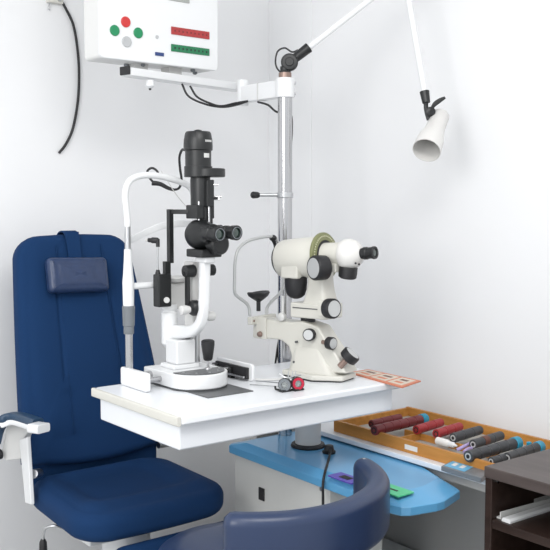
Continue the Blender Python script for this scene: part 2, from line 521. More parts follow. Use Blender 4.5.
for k, (a, b_) in enumerate((((182, 84), (205, 104)), ((190, 86), (212, 104)))):
    B().tube([px(*a, d=3.04), px((a[0] * 2 + b_[0]) / 3 - 1 + k, (a[1] + 2 * b_[1]) / 3 - 1, d=3.04), px(*b_, d=3.05), px(222, 107 - k, d=3.08), px(236, 105 - k * 2, d=3.12), px(248, 101, d=3.12)], .0035, 10).build('cable', RUBBER, box)

# ------------------------------------------------------------------ examination lamp on the pole
lamp = thing('examination_lamp', 'white jointed lamp with conical shade mounted on top of the chrome pole', 'lamp', (PXc, PYc, 1.782))
jp = Vector((PXc + .012, PYc - .008, 1.811))
tocam = (CAM - jp); tocam.z = 0; tocam.normalize()
B().lathe((PXc, PYc, 1.778), (0, 0, 1), [(0, .018), (.005, .019), (.008, .016), (.02, .016)], 28).build('base_socket', BLACK, lamp)
B().lathe(jp - tocam * .022, tocam, [(0, .020), (.003, .026), (.018, .028), (.036, .028), (.041, .024), (.042, .014), (.044, .013)], 36).build('lower_joint', BLACK, lamp, .001)
elbow = px(404, -27, d=2.95)
a0 = jp + (elbow - jp).normalized() * .02
av = (elbow - jp).normalized()
B().cyl(a0, a0 + av * .06, .015, .017, n=28).build('arm_socket', BLACK, lamp, .002)
B().cyl(a0 + av * .05, elbow, .0100, n=28).build('lower_arm', WHITE, lamp)
B().lathe(elbow - tocam * .02, tocam, [(0, .018), (.004, .024), (.036, .024), (.04, .018)], 32).build('elbow_joint', BLACK, lamp)
he = px(424.5, 92, d=2.90)
B().cyl(elbow, he, .0098, n=28).build('upper_arm', WHITE, lamp)
sv = (he - elbow).normalized()
hs = B().cyl(he - sv * .002, he + sv * .036, .0155, .0125, n=24).build('head_socket', BLACK, lamp, .001)
hj = px(430, 112, d=2.90)
B().lathe(hj - tocam * .014, tocam, [(0, .013), (.002, .0155), (.026, .0155), (.028, .012), (.029, .004)], 24).build('head_joint', BLACK, lamp)
B().sweep([he + sv * .028, px(426, 107, d=2.9), px(427, 113, d=2.9), px(429, 120, d=2.9)], tocam, .014, .014).build('yoke', BLACK, lamp)
wl = B().sweep([hj + tocam * .014, px(434, 105, d=2.88), px(439, 101, d=2.88), px(445, 97.5, d=2.88)], tocam, .007, .012, hf=lambda t: .005 + .010 * math.sin(PI * min(1, t * .9))).build('wing_lever', BLACK, lamp)
# shade axis: mouth towards lower left
mo = px(426.5, 150.5, d=2.82); bk = px(441, 114, d=2.93)
ax = (mo - bk).normalized(); LL = (mo - bk).length
prof = [(0, .004), (.002, .018), (.006, .026), (.012, .0295), (LL * .45, .031), (LL * .56, .0345), (LL * .68, .0405), (LL * .85, .0435), (LL, .0445), (LL, .0425), (LL * .85, .0415), (LL * .68, .038), (LL * .5, .030), (LL * .3, .028), (LL * .3, .002)]
B().lathe(bk, ax, prof, 48).build('lamp_shade', LAMPW, lamp)
B().lathe(bk + ax * LL * .32, ax, [(0, .012), (.02, .014), (.035, .022), (.05, .024), (.06, .018), (.064, .005)], 28).build('bulb', LAMPIN, lamp)
B().tube([jp + Vector((0, 0, -.03)) - tocam * .0, px(284, 75, d=3.0), px(277, 68, d=3.0), px(275.5, 60, d=3.0), px(278, 51, d=3.0), px(285, 48, d=3.0), px(292, 52, d=3.0), px(298, 50, d=3.0)], .0028, 10).build('cable', RUBBER, lamp)

# ------------------------------------------------------------------ slit lamp
sl = thing('slit_lamp', 'tall white and black slit lamp biomicroscope with chin rest on table left half', 'slit lamp', (1.40, 2.18, T))
B().box(1.330, 2.005, T, 1.480, 2.19, T + .0025).build('slide_plate', DGREY, sl, .0008, label='flat dark grey metal plate under the base')
# rails and covers
for yy in (2.215, 2.285):
    B().cyl((1.25, yy, T + .024), (1.56, yy, T + .024), .008, n=20).build('rail', CHROME, sl)
    for xx in (1.258, 1.548):
        B().box(xx - .008, yy - .015, T, xx + .008, yy + .015, T + .034).build('rail_foot', BLACK, sl, .002)
cl = B()
cl.prism([(1.236, y, z) for y, z in rrect(2.165, T + .001, 2.312, T + .053, .008)], (.014, 0, 0))
cl.build('rail_cover', WHITE, sl, .003)
cr_ = B()
cr_.prism([(1.556, y, z) for y, z in rrect(2.115, T + .001, 2.30, T + .051, .010)], (.010, 0, 0))
rc = cr_.build('rail_cover', WHITE, sl, .003)
B().box(1.546, 2.13, T + .006, 1.5555, 2.29, T + .040).build('cover_lining', RUBBER, rc, .001)
B().box(1.538, 2.135, T + .010, 1.5455, 2.285, T + .016).build('rack', CHROME, rc)
B().tube([(1.57, 2.12, T + .006), (1.60, 2.10, T + .004), (1.64, 2.085, T + .004), (1.66, 2.10, T + .004)], .003, 8).build('lead', LGREY, sl)
# base
R0 = .086; bcx, bcy = 1.396, 2.160
outl = [(bcx + R0, bcy), (bcx + R0, bcy + .15), (bcx - R0, bcy + .15)]
outl += [(bcx + R0 * math.cos(a), bcy - 0 + R0 * math.sin(a)) for a in [PI + PI * k / 24 for k in range(0, 24)]]
B().plate(outl, T + .006, T + .046).build('base', WHITE, sl, .004, 4)
B().plate([(bcx + (x - bcx) * .96, bcy + (y - bcy) * .96) for x, y in outl], T + .0026, T + .0062).build('base_skirt', DGREY, sl)
tp = [(bcx + .078 * math.cos(a), bcy + .078 * math.sin(a)) for a in [PI * 1.0 + PI * k / 24 for k in range(25)]]
top = B().plate(tp, T + .046, T + .0485).build('control_plate', DGREY, sl, .0006, label='dark grey control plate around the joystick')
for a in range(5):
    an = PI * (1.12 + .19 * a)
    B().cyl((bcx + .064 * math.cos(an), bcy + .064 * math.sin(an), T + .0485), (bcx + .064 * math.cos(an), bcy + .064 * math.sin(an), T + .0505), .003, n=12).build('screw', STEEL, top)
# wheel on left end of base
ws = B().cyl((1.298, 2.270, T + .026), (1.312, 2.270, T + .026), .013, n=28).build('lock_screw', CHROME, sl, .001)
B().cyl((1.309, 2.225, T + .02), (1.3135, 2.225, T + .02), .004, n=16).build('screw', RUBBER, sl)
# joystick
js = Vector((1.428, 2.152, T + .046))
B().lathe(js, (0, 0, 1), [(0, .012), (.004, .011), (.006, .004), (.03, .0035)], 20).build('joystick_stem', CHROME, sl)
B().lathe(js + Vector((0, 0, .026)), (0, 0, 1), [(0, .010), (.004, .013), (.03, .0170), (.045, .0190), (.055, .0190), (.059, .014), (.060, .004)], 28).build('joystick', RUBBER, sl)
# column block
B().box(1.345, 2.20, T + .046, 1.432, 2.275, T + .058).build('column_foot', WHITE, sl, .003)
B().box(1.358, 2.205, T + .058, 1.422, 2.268, T + .127).build('column_block', WHITE, sl, .005, 4)
B().cyl((1.412, 2.232, T + .127), (1.412, 2.232, T + .133), .008, n=20).build('lock_knob', RUBBER, sl)
B().cyl((1.435, 2.245, T + .046), (1.435, 2.245, T + .15), .008, n=20).build('guide_rod', STEEL, sl)
# swivel and arm
B().lathe((1.38, 2.280, T + .100), (0, 0, 1), [(0, .016), (.010, .024), (.10, .024), (.103, .020), (.108, .020), (.110, .023), (.125, .023)], 36).build('swivel', WHITE, sl, .001)
ap = [(1.382, 2.29, .985), (1.388, 2.25, .986), (1.395, 2.21, .990), (1.398, 2.182, .996), (1.400, 2.158, 1.010), (1.402, 2.142, 1.034), (1.404, 2.136, 1.07), (1.408, 2.137, 1.14), (1.411, 2.138, 1.20)]
B().sweep(ap, (1, 0.05, 0), .028, .042, hf=lambda t: .044 - .020 * min(1, t * 1.6)).build('microscope_arm', WHITE, sl)
ah = [(1.411, 2.10, 1.196), (1.411, 2.10, 1.212), (1.411, 2.175, 1.212), (1.411, 2.16, 1.196)]
B().box(1.394, 2.112, 1.190, 1.430, 2.165, 1.207).build('arm_head', WHITE, sl, .005)
B().sweep([(1.405, 2.200, 1.005), (1.405, 2.200, 1.10), (1.405, 2.200, 1.19)], (1, 0, 0), .022, .045, sm=0, cr=.2).build('illumination_arm', LGREY, sl, .002)
# black link and knobs on the side
k1 = px(190, 271, x=1.385); k2 = px(193, 308, x=1.385)
B().box(1.372, k1.y - .009, k2.z, 1.380, k1.y + .009, k1.z).build('side_link', BLACK, sl, .002)
B().lathe(k1 + Vector((.012, 0, 0)), (-1, 0, 0), [(0, .018), (.012, .018), (.030, .0165), (.032, .006), (.035, .005)], 32).build('side_knob', BLACK, sl, .001)
B().lathe(k1 + Vector((.050, 0, 0)), (1, 0, 0), [(0, .010), (.012, .0165), (.028, .0165), (.03, .006)], 32).build('side_knob', BLACK, sl, .001)
B().lathe(k2 + Vector((.012, 0, 0)), (-1, 0, 0), [(0, .022), (.014, .022), (.020, .018), (.022, .006)], 32).build('pivot_hub', BLACK, sl, .001)
k3 = px(183.5, 310, x=1.345)
B().lathe(k3 + Vector((.02, 0, 0)), (-1, 0, 0), [(0, .009), (.014, .0130), (.028, .0130), (.030, .009)], 28).build('slit_width_knob', LGREY, sl, .001)
k4 = px(211, 316, x=1.45)
B().lathe(k4 - Vector((.02, 0, 0)), (1, 0, 0), [(0, .008), (.014, .014), (.028, .014), (.030, .009)], 28).build('slit_width_knob', LGREY, sl, .001)
# microscope
mc = Vector((1.412, 2.150, 1.272))
B().box(mc.x - .034, 2.105, 1.206, mc.x + .034, 2.185, 1.228).build('body_foot', BLACK, sl, .004)
mb = B()
mb.lathe((mc.x, 2.198, mc.z - .004), (0, -1, 0), [(0, .024), (.006, .034), (.020, .041), (.052, .041), (.064, .036), (.085, .032), (.100, .030)], 40)
mb.build('microscope_body', BLACK, sl, .001)
hb = B()
hb.sweep([(mc.x - .030, 2.108, 1.268), (mc.x + .034, 2.108, 1.276)], (0, 1, 0), .036, .040, sm=0, cr=.35)
hb.build('eyepiece_housing', BLACK, sl, .003)
B().lathe((mc.x + .014, 2.115, 1.243), (0, -1, 0), [(0, .030), (.03, .030), (.036, .024)], 32).build('prism_housing', BLACK, sl, .002)
for sx, dz in ((-.026, -.005), (.029, -.002)):
    e0 = Vector((mc.x + sx - .003, 2.094, mc.z + .006 + dz)); ev = Vector((.10, -1, -.02)).normalized()
    ep = B().lathe(e0, ev, [(0, .0165), (.012, .0165), (.014, .0185), (.026, .0185), (.028, .0165), (.042, .0165), (.044, .0195), (.062, .0205), (.063, .0150), (.058, .0135)], 36).build('eyepiece', BLACK, sl)
    B().lathe(e0 + ev * .0560, ev, [(0, .0140), (.002, .0135), (.0035, .006)], 28).build('lens', LENS, ep)
    B().lathe(e0 + ev * .0625, ev, [(0, .0165), (.001, .0165), (.001, .0145), (0, .0145)], 32, False, False).build('lens_ring', GREYP, ep)
# magnification lever under body
# illumination tower
tx, ty = 1.421, 2.175
B().box(tx - .030, ty - .026, 1.312, tx + .030, ty + .030, 1.350).build('tower_bracket', BLACK, sl, .003)
B().box(tx - .005, ty - .030, 1.285, tx + .022, ty + .012, 1.345).build('mirror_holder', BLACK, sl, .002)
B().cyl((tx - .018, ty - .02, 1.28), (tx - .018, ty - .02, 1.36), .003, n=10).build('pin', CHROME, sl)
B().cyl((tx + .006, ty - .034, 1.30), (tx + .006, ty - .034, 1.40), .003, n=10).build('pin', CHROME, sl)
sh = B().lathe((tx, ty, 1.345), (0, 0, 1), [(0, .0275), (.074, .0285), (.084, .027)], 36).build('tower_shaft', BLACK, sl, .001)
B().box(tx - .004, ty - .040, 1.345, tx + .020, ty - .018, 1.420).build('filter_block', BLACK, sh, .002)
for zz, L2 in ((1.406, .012), (1.373, .022), (1.366, .016)):
    B().cyl((tx + .012, ty - .034, zz), (tx + .022 + L2 * .7, ty - .036 - L2 * .6, zz), .0028, n=10).build('filter_lever', CHROME, sh)
B().cyl((tx + .018, ty - .036, 1.370), (tx + .030, ty - .042, 1.370), .006, n=16).build('lever_knob', RUBBER, sh)
# disc
dd = B()
dd.lathe((tx + .022, ty - .01, 1.428), (0, 0, 1), [(0, .044), (.002, .046), (.022, .046), (.024, .044)], 48)
dd.build('aperture_disc', BLACK, sl, .001)
B().lathe((tx - .004, ty + .004, 1.428), (0, 0, 1), [(0, .0395), (.03, .0395)], 44).build('lamp_collar', BLACK, sl, .001)
B().lathe((tx - .004, ty + .004, 1.456), (0, 0, 1), [(0, .0365), (.050, .0365)], 44).build('lamp_housing', BLACK, sl, .001)
lc = B().lathe((tx - .004, ty + .004, 1.501), (0, 0, 1), [(0, .037), (.002, .0405), (.012, .041), (.030, .040), (.048, .0365), (.053, .033), (.054, .012), (.057, .010), (.059, .003)], 48).build('lamp_cap', BLACK, sl)
tcd = Vector((CAM.x - tx, CAM.y - ty, 0)).normalized()
rt = Vector((-tcd.y, tcd.x, 0))


def decal(zc, hh, a0, a1, r, name, par, m, c=(tx - .004, ty + .004)):
    base = math.atan2(tcd.y, tcd.x)
    rr = []
    for k in range(9):
        a = base + math.radians(a0 + (a1 - a0) * k / 8)
        rr.append([Vector((c[0] + q * math.cos(a), c[1] + q * math.sin(a), z)) for q, z in ((r - .001, zc - hh), (r + .0006, zc - hh), (r + .0006, zc + hh), (r - .001, zc + hh))])
    B().rings(rr).build(name, m, par)


for k in range(6):
    decal(1.527, .0028, 30 + k * 6, 33.5 + k * 6, .0408, 'white_lettering', lc, LGREY)
decal(1.487, .006, 26, 56, .0365, 'rating_plate', sl, LGREY)
# cantilever and dark box of the fixation lamp
cz = 1.331
c_a = Vector((1.395, 2.19, cz)); FBx, FBy = 1.356, 2.252; c_b = Vector((FBx + .012, FBy, cz))
B().sweep([c_a, c_b], Vector((.8, -.6, 0)), .014, .013, sm=0, cr=.15).build('cantilever', BLACK, sl, .001)
B().box(FBx + .005, FBy - .008, 1.185, FBx + .019, FBy + .008, 1.338).build('cantilever_drop', BLACK, sl, .001)
B().box(FBx - .008, FBy - .006, 1.135, FBx + .010, FBy + .010, 1.19).build('cantilever_foot', BLACK, sl, .001)
fb = B().box(FBx - .037, FBy - .016, 1.062, FBx + .006, FBy + .016, 1.155).build('fixation_box', BLACK, sl, .004)
B().cyl((FBx + .012 - .022, FBy - .010, 1.082), (FBx - .010 - .004, FBy - .022, 1.082), .0085, n=24).build('box_knob', LGREY, fb, .001)
RXf, RYf = FBx - .026, FBy + .006
B().cyl((RXf, RYf, 1.155), (RXf, RYf, 1.167), .008, .005, n=20).build('rod_base', RUBBER, sl)
B().cyl((RXf, RYf, 1.16), (RXf, RYf, 1.248), .0022, n=12).build('fixation_rod', STEEL, sl)
hd0 = Vector((RXf + .003, RYf, 1.250)); hv0 = (px(146, 240, d=2.615) - hd0).normalized()
fh = B().lathe(hd0, hv0, [(0, .006), (.004, .0085), (.02, .0085), (.022, .0065), (.032, .006)], 20).build('fixation_head', RUBBER, sl)
B().lathe(hd0 + hv0 * .032, hv0, [(0, .005), (.008, .004)], 16).build('fixation_tip', LGREY, fh)
B().cyl(hd0 - Vector((.002, 0, .018)), hd0 + Vector((-.002, 0, .004)), .0055, n=16).build('head_neck', RUBBER, sl)
# chin rest frame
fy = 2.285
xl, xr = 1.250, 1.475
B().cyl((xl, fy, T + .0), (xl, fy, T + .16), .0105, n=28).build('left_post', CHROME, sl)
B().lathe((xl, fy, T + .148), (0, 0, 1), [(0, .0135), (.002, .0145), (.022, .0145), (.024, .0165), (.078, .018), (.080, .016)], 28).build('height_collar', GREYP, sl)
B().lathe((xl, fy, T + .225), (0, 0, 1), [(0, .0155), (.07, .0165), (.095, .014), (.13, .0118), (.162, .0105)], 28).build('post_sleeve', WHITE, sl)
B().cyl((xl, fy, T + .38), (xl, fy, T + .46), .0085, n=24).build('post_tube', STEEL, sl)
B().cyl((xr, fy, T + .0), (xr, fy, T + .28), .0105, n=28).build('right_post', STEEL, sl)
B().cyl((xr, fy, T + .26), (xr, fy, T + .48), .0115, n=28).build('right_sleeve', WHITE, sl)
arc = [(xl, fy, T + .450), (xl, fy, T + .47), (xl - .003, fy, T + .50), (xl - .006, fy, T + .538), (xl + .003, fy, T + .570), (xl + .028, fy, T + .588), (xl + .07, fy, T + .594), (xl + .13, fy, T + .588), (xr - .028, fy, T + .568), (xr - .006, fy, T + .54), (xr, fy, T + .49), (xr, fy, T + .42)]
B().tube(arc, .0092, 18).build('head_arch', WHITE, sl)
fhb = [(xl + .002, fy, T + .410), (xl + .03, fy + .012, T + .418), (xl + .075, fy + .028, T + .432), (xl + .12, fy + .03, T + .447), (xl + .17, fy + .02, T + .455), (xr, fy, T + .455)]
B().sweep(fhb, (0, 0, 1), .020, .006).build('forehead_band', WHITE, sl)
B().cyl((xl, fy, T + .282), (xr, fy, T + .282), .0095, n=24).build('crossbar', WHITE, sl)
chm = Vector((1.400, fy - .005, T + .28))
B().box(chm.x - .035, fy - .022, T + .21, chm.x + .035, fy + .022, T + .286).build('chin_rest_bracket', LGREY, sl, .006)
B().lathe((chm.x, fy - .0, T + .286), (0, 0, 1), [(0, .020), (.004, .036), (.014, .044), (.017, .042), (.012, .030), (.010, .004)], 36).build('chin_cup', LGREY, sl)
# wire sling under arch
B().tube([(xl + .11, fy, T + .607), (xl + .16, fy, T + .54), (xl + .20, fy, T + .50)], .0012, 6).build('thin_wire', LGREY, sl)
# power lead from the lamp to the clip on the arch
dl = 2.68
lead = [(185, 150), (182, 150), (179.5, 157), (180, 168), (181.5, 180), (179, 188), (173, 190)]
B().tube([px(u, v, d=2.60 + .08 * min(1, i / 5)) for i, (u, v) in enumerate(lead)], .0036, 10).build('lamp_lead', RUBBER, sl)
B().tube([px(174, 190, d=dl), px(168, 188, d=dl), px(160, 184, d=dl), px(152, 183, d=dl)], lambda t: .0045 + .003 * t, 14).build('plug', RUBBER, sl)
B().tube([px(153, 182, d=dl), px(149, 177, d=dl), px(147.5, 171, d=dl), px(152, 168, d=dl), px(157, 171, d=dl), px(159, 176, d=dl)], .0034, 10).build('lead_loop', RUBBER, sl)
B().box(-.02, -.007, -.007, .02, .007, .007, Matrix.Translation(px(161, 177, d=dl)) @ Matrix.Rotation(-.6, 4, 'Z') @ Matrix.Rotation(.25, 4, 'Y')).build('lead_clip', WHITE, sl, .002)

# ------------------------------------------------------------------ keratometer
K = Vector((1.750, 2.090, T)); KR = math.radians(15.2)
ke = thing('keratometer', 'ivory keratometer with black knobs and graduated dial on table right half', 'keratometer', K, KR)
kM = (Matrix.Translation(K) @ Matrix.Rotation(KR, 4, 'Z')).inverted()


def kp(u, v, x=None, y=None, z=None):
    """local point on a plane of the keratometer's own frame"""
    o = kM @ CAM; r = kM.to_3x3() @ ray(u, v)
    if x is not None: t = (x - o.x) / r.x
    elif y is not None: t = (y - o.y) / r.y
    else: t = (z - o.z) / r.z
    return o + r * t


# foot
ft = [kM @ Vector((x, y, T)) for x, y in ((1.684, 2.140), (1.690, 2.010), (1.752, 1.943), (1.828, 1.968), (1.852, 2.09), (1.815, 2.160))]
B(False).plate([(p.x, p.y) for p in ft], .004, .020).build('foot', IVORY, ke, .005)
B(False).plate([(p.x * .94, p.y * .94) for p in ft], .0, .005).build('foot_pad', RUBBER, ke)
# side profile of the stand, taken on the near side face
prof_px = [(253, 318), (291, 322), (301, 321), (318, 327), (326, 340), (338, 358), (346, 374), (288, 371), (291, 356), (288, 346), (280, 340), (252, 338)]
hw = .034
pf = [kp(u, v, x=-hw) for u, v in prof_px]
pz = [(p.y, max(p.z, .012)) for p in pf]
rings = []
for xx, k in ((-hw, 1.0), (hw, 1.0)):
    rings.append([Vector((xx, y, z)) for y, z in pz])
B(False).rings(rings).build('stand', IVORY, ke, .007, 4, 20)
# flared lower body
fl = []
for z, hx, y0, y1 in ((.016, .054, -.120, .050), (.03, .050, -.108, .046), (.055, .042, -.088, .043), (.085, .036, -.072, .042), (.10, .030, -.06, .040)):
    fl.append([Vector((x, y, z)) for x, y in rrect(-hx, y0, hx, y1, .024, 5)])
B(False).rings(fl).build('lower_body', IVORY, ke, 0, ang=60)
for u, v in ((294, 362), (326, 373), (296, 342)):
    p = kp(u, v, x=-.044)
    B(False).lathe((p.x - .002, p.y, p.z), (1, 0, 0), [(0, .0035), (.008, .0035)], 14).build('screw', DGREY, ke)
# head rest bracket at the patient end
yb = kp(254, 320, x=-hw).y
zb = kp(254, 320, x=-hw).z
hb_ = B(False).box(-.062, yb - .014, zb - .012, .062, yb + .004, zb + .012).build('head_rest_bar', IVORY, ke, .003)
for xx in (-.052, -.036, -.01, .01):
    B(False).lathe((xx, yb - .013, zb), (0, -1, 0), [(0, .004), (.003, .003)], 12).build('screw', COPPER, hb_)
B(False).box(-.040, yb - .050, zb - .055, -.033, yb - .012, zb + .012).build('side_bracket', IVORY, ke, .002)
pv = Vector((-.042, yb - .030, zb - .040))
B(False).lathe(pv, (-1, 0, 0), [(0, .009), (.006, .008), (.008, .004)], 20).build('pivot_screw', COPPER, ke)
# U-shaped rod: in the plane y = yb
def up(u, v): return kp(u, v, y=yb)
ul = [up(250, 316), up(249, 308), up(246, 303), up(237, 296), up(234.5, 291), up(234.5, 280), up(235, 262), up(238, 250), up(246, 242), up(258, 238), up(270, 236.5), up(276, 238)]
B(False).tube(ul, .0048, 12).build('head_rest_rod', KNOBF, ke)
ur = [up(266, 316), up(267, 308), up(271, 302), up(279, 294), up(283, 286), up(284, 268), up(281, 248), up(276, 239)]
B(False).tube(ur, .0048, 12).build('head_rest_rod', KNOBF, ke)
p = up(273, 238)
B(False).ball(p, .011, .012, .010, n=20).build('forehead_pad', RUBBER, ke)
B(False).tube([up(272, 238), up(275, 244), up(276, 251)], .006, 12).build('pad_holder', RUBBER, ke)
# chin cup
cc0 = up(258.5, 311); ct = up(258.5, 293)
B(False).cyl(cc0, (cc0.x, cc0.y, ct.z - .012), .0065, n=18).build('chin_post', RUBBER, ke)
ch = B(False)
rg = []
for z, hx, hy in ((-.026, .010, .009), (-.021, .022, .016), (-.012, .040, .023), (-.003, .046, .027), (.001, .043, .025), (-.004, .030, .016)):
    rg.append([Vector((ct.x + hx * math.cos(2 * PI * k / 28), ct.y + hy * math.sin(2 * PI * k / 28), ct.z + z + .004 * abs(math.cos(2 * PI * k / 28)))) for k in range(28)])
ch.rings(rg).build('chin_cup', RUBBER, ke)
p = kp(281, 317, x=-.040)
B(False).lathe(p + Vector((.02, 0, 0)), (-1, 0, 0), [(0, .007), (.012, .013), (.022, .013), (.024, .010)], 24).build('chin_height_knob', LGREY, ke, .001)
B(False).cyl(p + Vector((.01, 0, .0)), kp(283, 296, x=-.030), .004, n=12).build('chin_lever', LGREY, ke)
# slide platform and swivel
sz = kp(300, 320, x=-.02).z
B(False).lathe((0, kp(308, 322, x=0).y, sz - .02), (0, 0, 1), [(0, .022), (.026, .022)], 28).build('swivel', RUBBER, ke)
yp0 = kp(290, 312, x=-.045).y; yp1 = kp(326, 318, x=-.045).y
z0_ = kp(300, 318, x=-.045).z; z1_ = kp(300, 303, x=-.045).z
B(False).box(-.045, yp1, z0_, .045, yp0, z1_).build('slide_platform', IVORY, ke, .005)
B(False).box(-.0462, yp1 + .03, (z0_ + z1_) / 2 + .006, -.044, yp0 - .01, (z0_ + z1_) / 2 + .009).build('slide_groove', DGREY, ke)
# barrel axis
OB = kp(282, 259.5, x=0); EY = kp(356, 254, x=0)
axv = (EY - OB).normalized(); AL = (EY - OB).length
# tapered neck between platform and barrel
yc = (yp0 + yp1) / 2
nk = []
zt = OB.z - .01
for k in range(7):
    t = k / 6; z = z1_ - .002 + (zt - z1_) * t
    hx = .026 + .014 * (1 - t) ** 2; hy = .042 - .010 * math.sin(PI * t * .8)
    nk.append([Vector((x, y, z)) for x, y in rrect(-hx, yc - .015 - hy, hx, yc - .015 + hy, .012, 4)])
B(False).rings(nk).build('neck', IVORY, ke, 0, ang=60)
rb = 0.060
B(False).lathe(OB, axv, [(0, .030), (.001, .048), (.006, .055), (.018, .059), (.05, rb), (.150, rb), (.155, .057)], 56).build('barrel', IVORY, ke)
B(False).lathe(OB - axv * .006, axv, [(0, .046), (.008, .053), (.012, .053)], 48).build('mire_ring', RUBBER, ke)
# black lamp housing hanging below the barrel's patient end
bl0 = kp(296, 280, x=-.02)
B(False).lathe((bl0.x, bl0.y, bl0.z + .012), (0, 0, -1), [(0, .034), (.02, .034), (.040, .032), (.056, .027), (.064, .018), (.068, .006)], 36).build('lamp_housing', RUBBER, ke, .001)
B(False).box(bl0.x - .036, bl0.y - .03, bl0.z + .006, bl0.x + .034, bl0.y + .032, bl0.z + .05).build('housing_mount', IVORY, ke, .006)
# graduated dial
dc = OB + axv * .150
dial = B(False).lathe(dc, axv, [(0, .0585), (0, .068), (.002, .0705), (.008, .0705), (.010, .0685), (.012, .048), (.004, .046)], 64).build('graduated_dial', DIAL, ke)
u_, v_, w_ = basis(axv)
mk = B(False)
for k in range(48):
    a = 2 * PI * k / 48
    c = dc + axv * .0113 + (u_ * math.cos(a) + v_ * math.sin(a)) * .0590
    mk.ball(c, .0022, n=6)
mk.build('dial_marks', DOTS, dial)
B(False).lathe(dc + axv * .008, axv, [(0, .047), (.004, .047)], 48).build('dial_recess', RUBBER, ke)
# telescope tube and dome
B(False).lathe(dc + axv * .004, axv, [(0, .040), (.04, .038), (AL - .170, .036)], 44).build('telescope_tube', IVORY, ke)
dm = OB + axv * (AL - .012)
B(False).lathe(dm - axv * .034, axv, [(0, .030), (.004, .041), (.014, .0455), (.028, .0455), (.042, .041), (.054, .032), (.062, .022), (.066, .017)], 48).build('dome_housing', LAMPW, ke)
e1 = dm + axv * .028
ep = B(False).lathe(e1, axv, [(0, .0155), (.010, .0155), (.012, .018), (.022, .018), (.024, .0165), (.038, .0165), (.042, .0185), (.048, .0180), (.049, .0125), (.045, .011)], 36).build('eyepiece', BLACK, ke)
B(False).lathe(e1 + axv * .044, axv, [(0, .012), (.002, .010), (.003, .003)], 24).build('lens', LENS, ep)
B(False).lathe(dm + Vector((-.010, .006, -.036)), (0, .15, -1), [(0, .026), (.018, .027), (.030, .026), (.034, .020)], 32).build('axis_knob', RUBBER, ke, .001)
for du in ((-.030, -.03), (-.012, -.034)):
    B(False).ball(dm + axv * .030 + Vector((du[0], 0, du[1] + .004)), .0032, n=10).build('screw', RUBBER, ke)


def knob(p, d, r, L, face=KNOBF, stem=.02, name='control_knob', lab=None):
    d = Vector(d).normalized()
    k = B(False).lathe(p, d, [(0, r * .80), (L * .12, r * .97), (L * .5, r), (L * .9, r), (L, r * .93), (L, r * .80)], 40).build(name, RUBBER, ke, .0006, label=lab)
    B(False).lathe(Vector(p) + d * (L - .002), d, [(0, r * .82), (.0028, r * .80)], 36).build('knob_face', face, k)
    if stem: B(False).cyl(Vector(p) - d * stem, Vector(p) + d * .002, r * .35, n=18).build('knob_stem', COPPER, k)
    return k


p = kp(314, 268, x=-.085)
knob(p + Vector((.040, -.016, 0)), (-1, .38, 0), .036, .046)
B(False).cyl(p + Vector((.03, 0, 0)), p + Vector((.09, 0, 0)), .018, n=24).build('knob_hub', RUBBER, ke)
B(False).box(-.042, dm.y + .03, dm.z - .052, -.006, dm.y + .10, dm.z - .026).build('gear_block', IVORY, ke, .004)
p = kp(336, 309, y=yp1 - .040)
knob(p + Vector((0, .030, 0)), (-.25, -1, .05), .029, .030)
B(False).box(p.x - .02, yp1 - .022, p.z - .022, p.x + .03, yp1 + .01, p.z + .022).build('knob_mount', IVORY, ke, .003)
B(False).box(p.x - .008, yp1 - .026, p.z - .012, p.x + .012, yp1 - .02, p.z + .012).build('mount_clip', COPPER, ke)
p = kp(307.5, 335, x=-.052)
knob(p + Vector((.016, 0, 0)), (-1, -.25, .05), .0185, .020)
p = kp(334, 343.5, y=-.115)
knob(p + Vector((.0, .022, 0)), (-.15, -1, .0), .0185, .022)
p = kp(349, 357, y=-.155)
dk = Vector((.22, -.62, .72)).normalized()
knob(p - dk * .010, dk, .0270, .026, stem=.030)

# ------------------------------------------------------------------ trial frame on the table
tf = thing('trial_frame', 'small metal trial frame with red lens ring lying in front of keratometer', 'trial frame', (1.555, 1.93, T))
for (u, v), m, lab in (((285, 384), DGREY, 'grey lens holder'), ((297.5, 382), REDRING, 'red lens holder')):
    c = px(u, v, d=2.52 if m is DGREY else 2.535); c.z = T + .0195
    dcam = (CAM - c); dcam.z = .15; dcam.normalize()
    dcam = (dcam + Vector((.35 if m is REDRING else -.35, 0, 0))).normalized()
    h = B().lathe(c - dcam * .006, dcam, [(0, .0185), (.012, .0185), (.012, .0125), (0, .0125), (0, .0185)], 32, False, False).build('lens_holder', BLACK, tf)
    B().lathe(c + dcam * .0065, dcam, [(0, .0170), (.002, .0165), (.002, .0095), (0, .0095), (0, .0170)], 32, False, False).build('lens_rim', m if m is REDRING else GREYP, h, label=lab)
    B().lathe(c, dcam, [(0, .0125), (.0015, .0125)], 28).build('trial_lens', LENSG, h)
    B().box(c.x - .017, c.y - .010, T + .0004, c.x + .017, c.y + .010, T + .006).build('holder_foot', BLACK, h, .002)
c0_ = px(285, 375, d=2.56); c1_ = px(299, 373, d=2.58)
B().tube([px(280, 374, d=2.54), px(287, 378, d=2.53), px(294, 376, d=2.535), px(301, 375, d=2.54)], .0025, 8).build('bridge_bar', STEEL, tf)
for u in (288, 292, 295):
    B().cyl(px(u, 379, d=2.535), px(u + .6, 371, d=2.535), .0014, n=8).build('adjust_screw', STEEL, tf)
lgp = px(279, 390, z=T + .004)
B().tube([lgp, lgp + Vector((-.008, .004, .003)), lgp + Vector((-.004, .012, .008))], .003, 8).build('side_lug', BLACK, tf)
for k, (a, b_) in enumerate((((281, 383), (256, 381)), ((282, 387), (250, 384.5)))):
    pa, pb = px(*a, d=2.53), px(*b_, z=T + .004)
    B().tube([pa, (pa + pb) / 2, pb], .0018, 8).build('temple_bar', STEEL, tf)

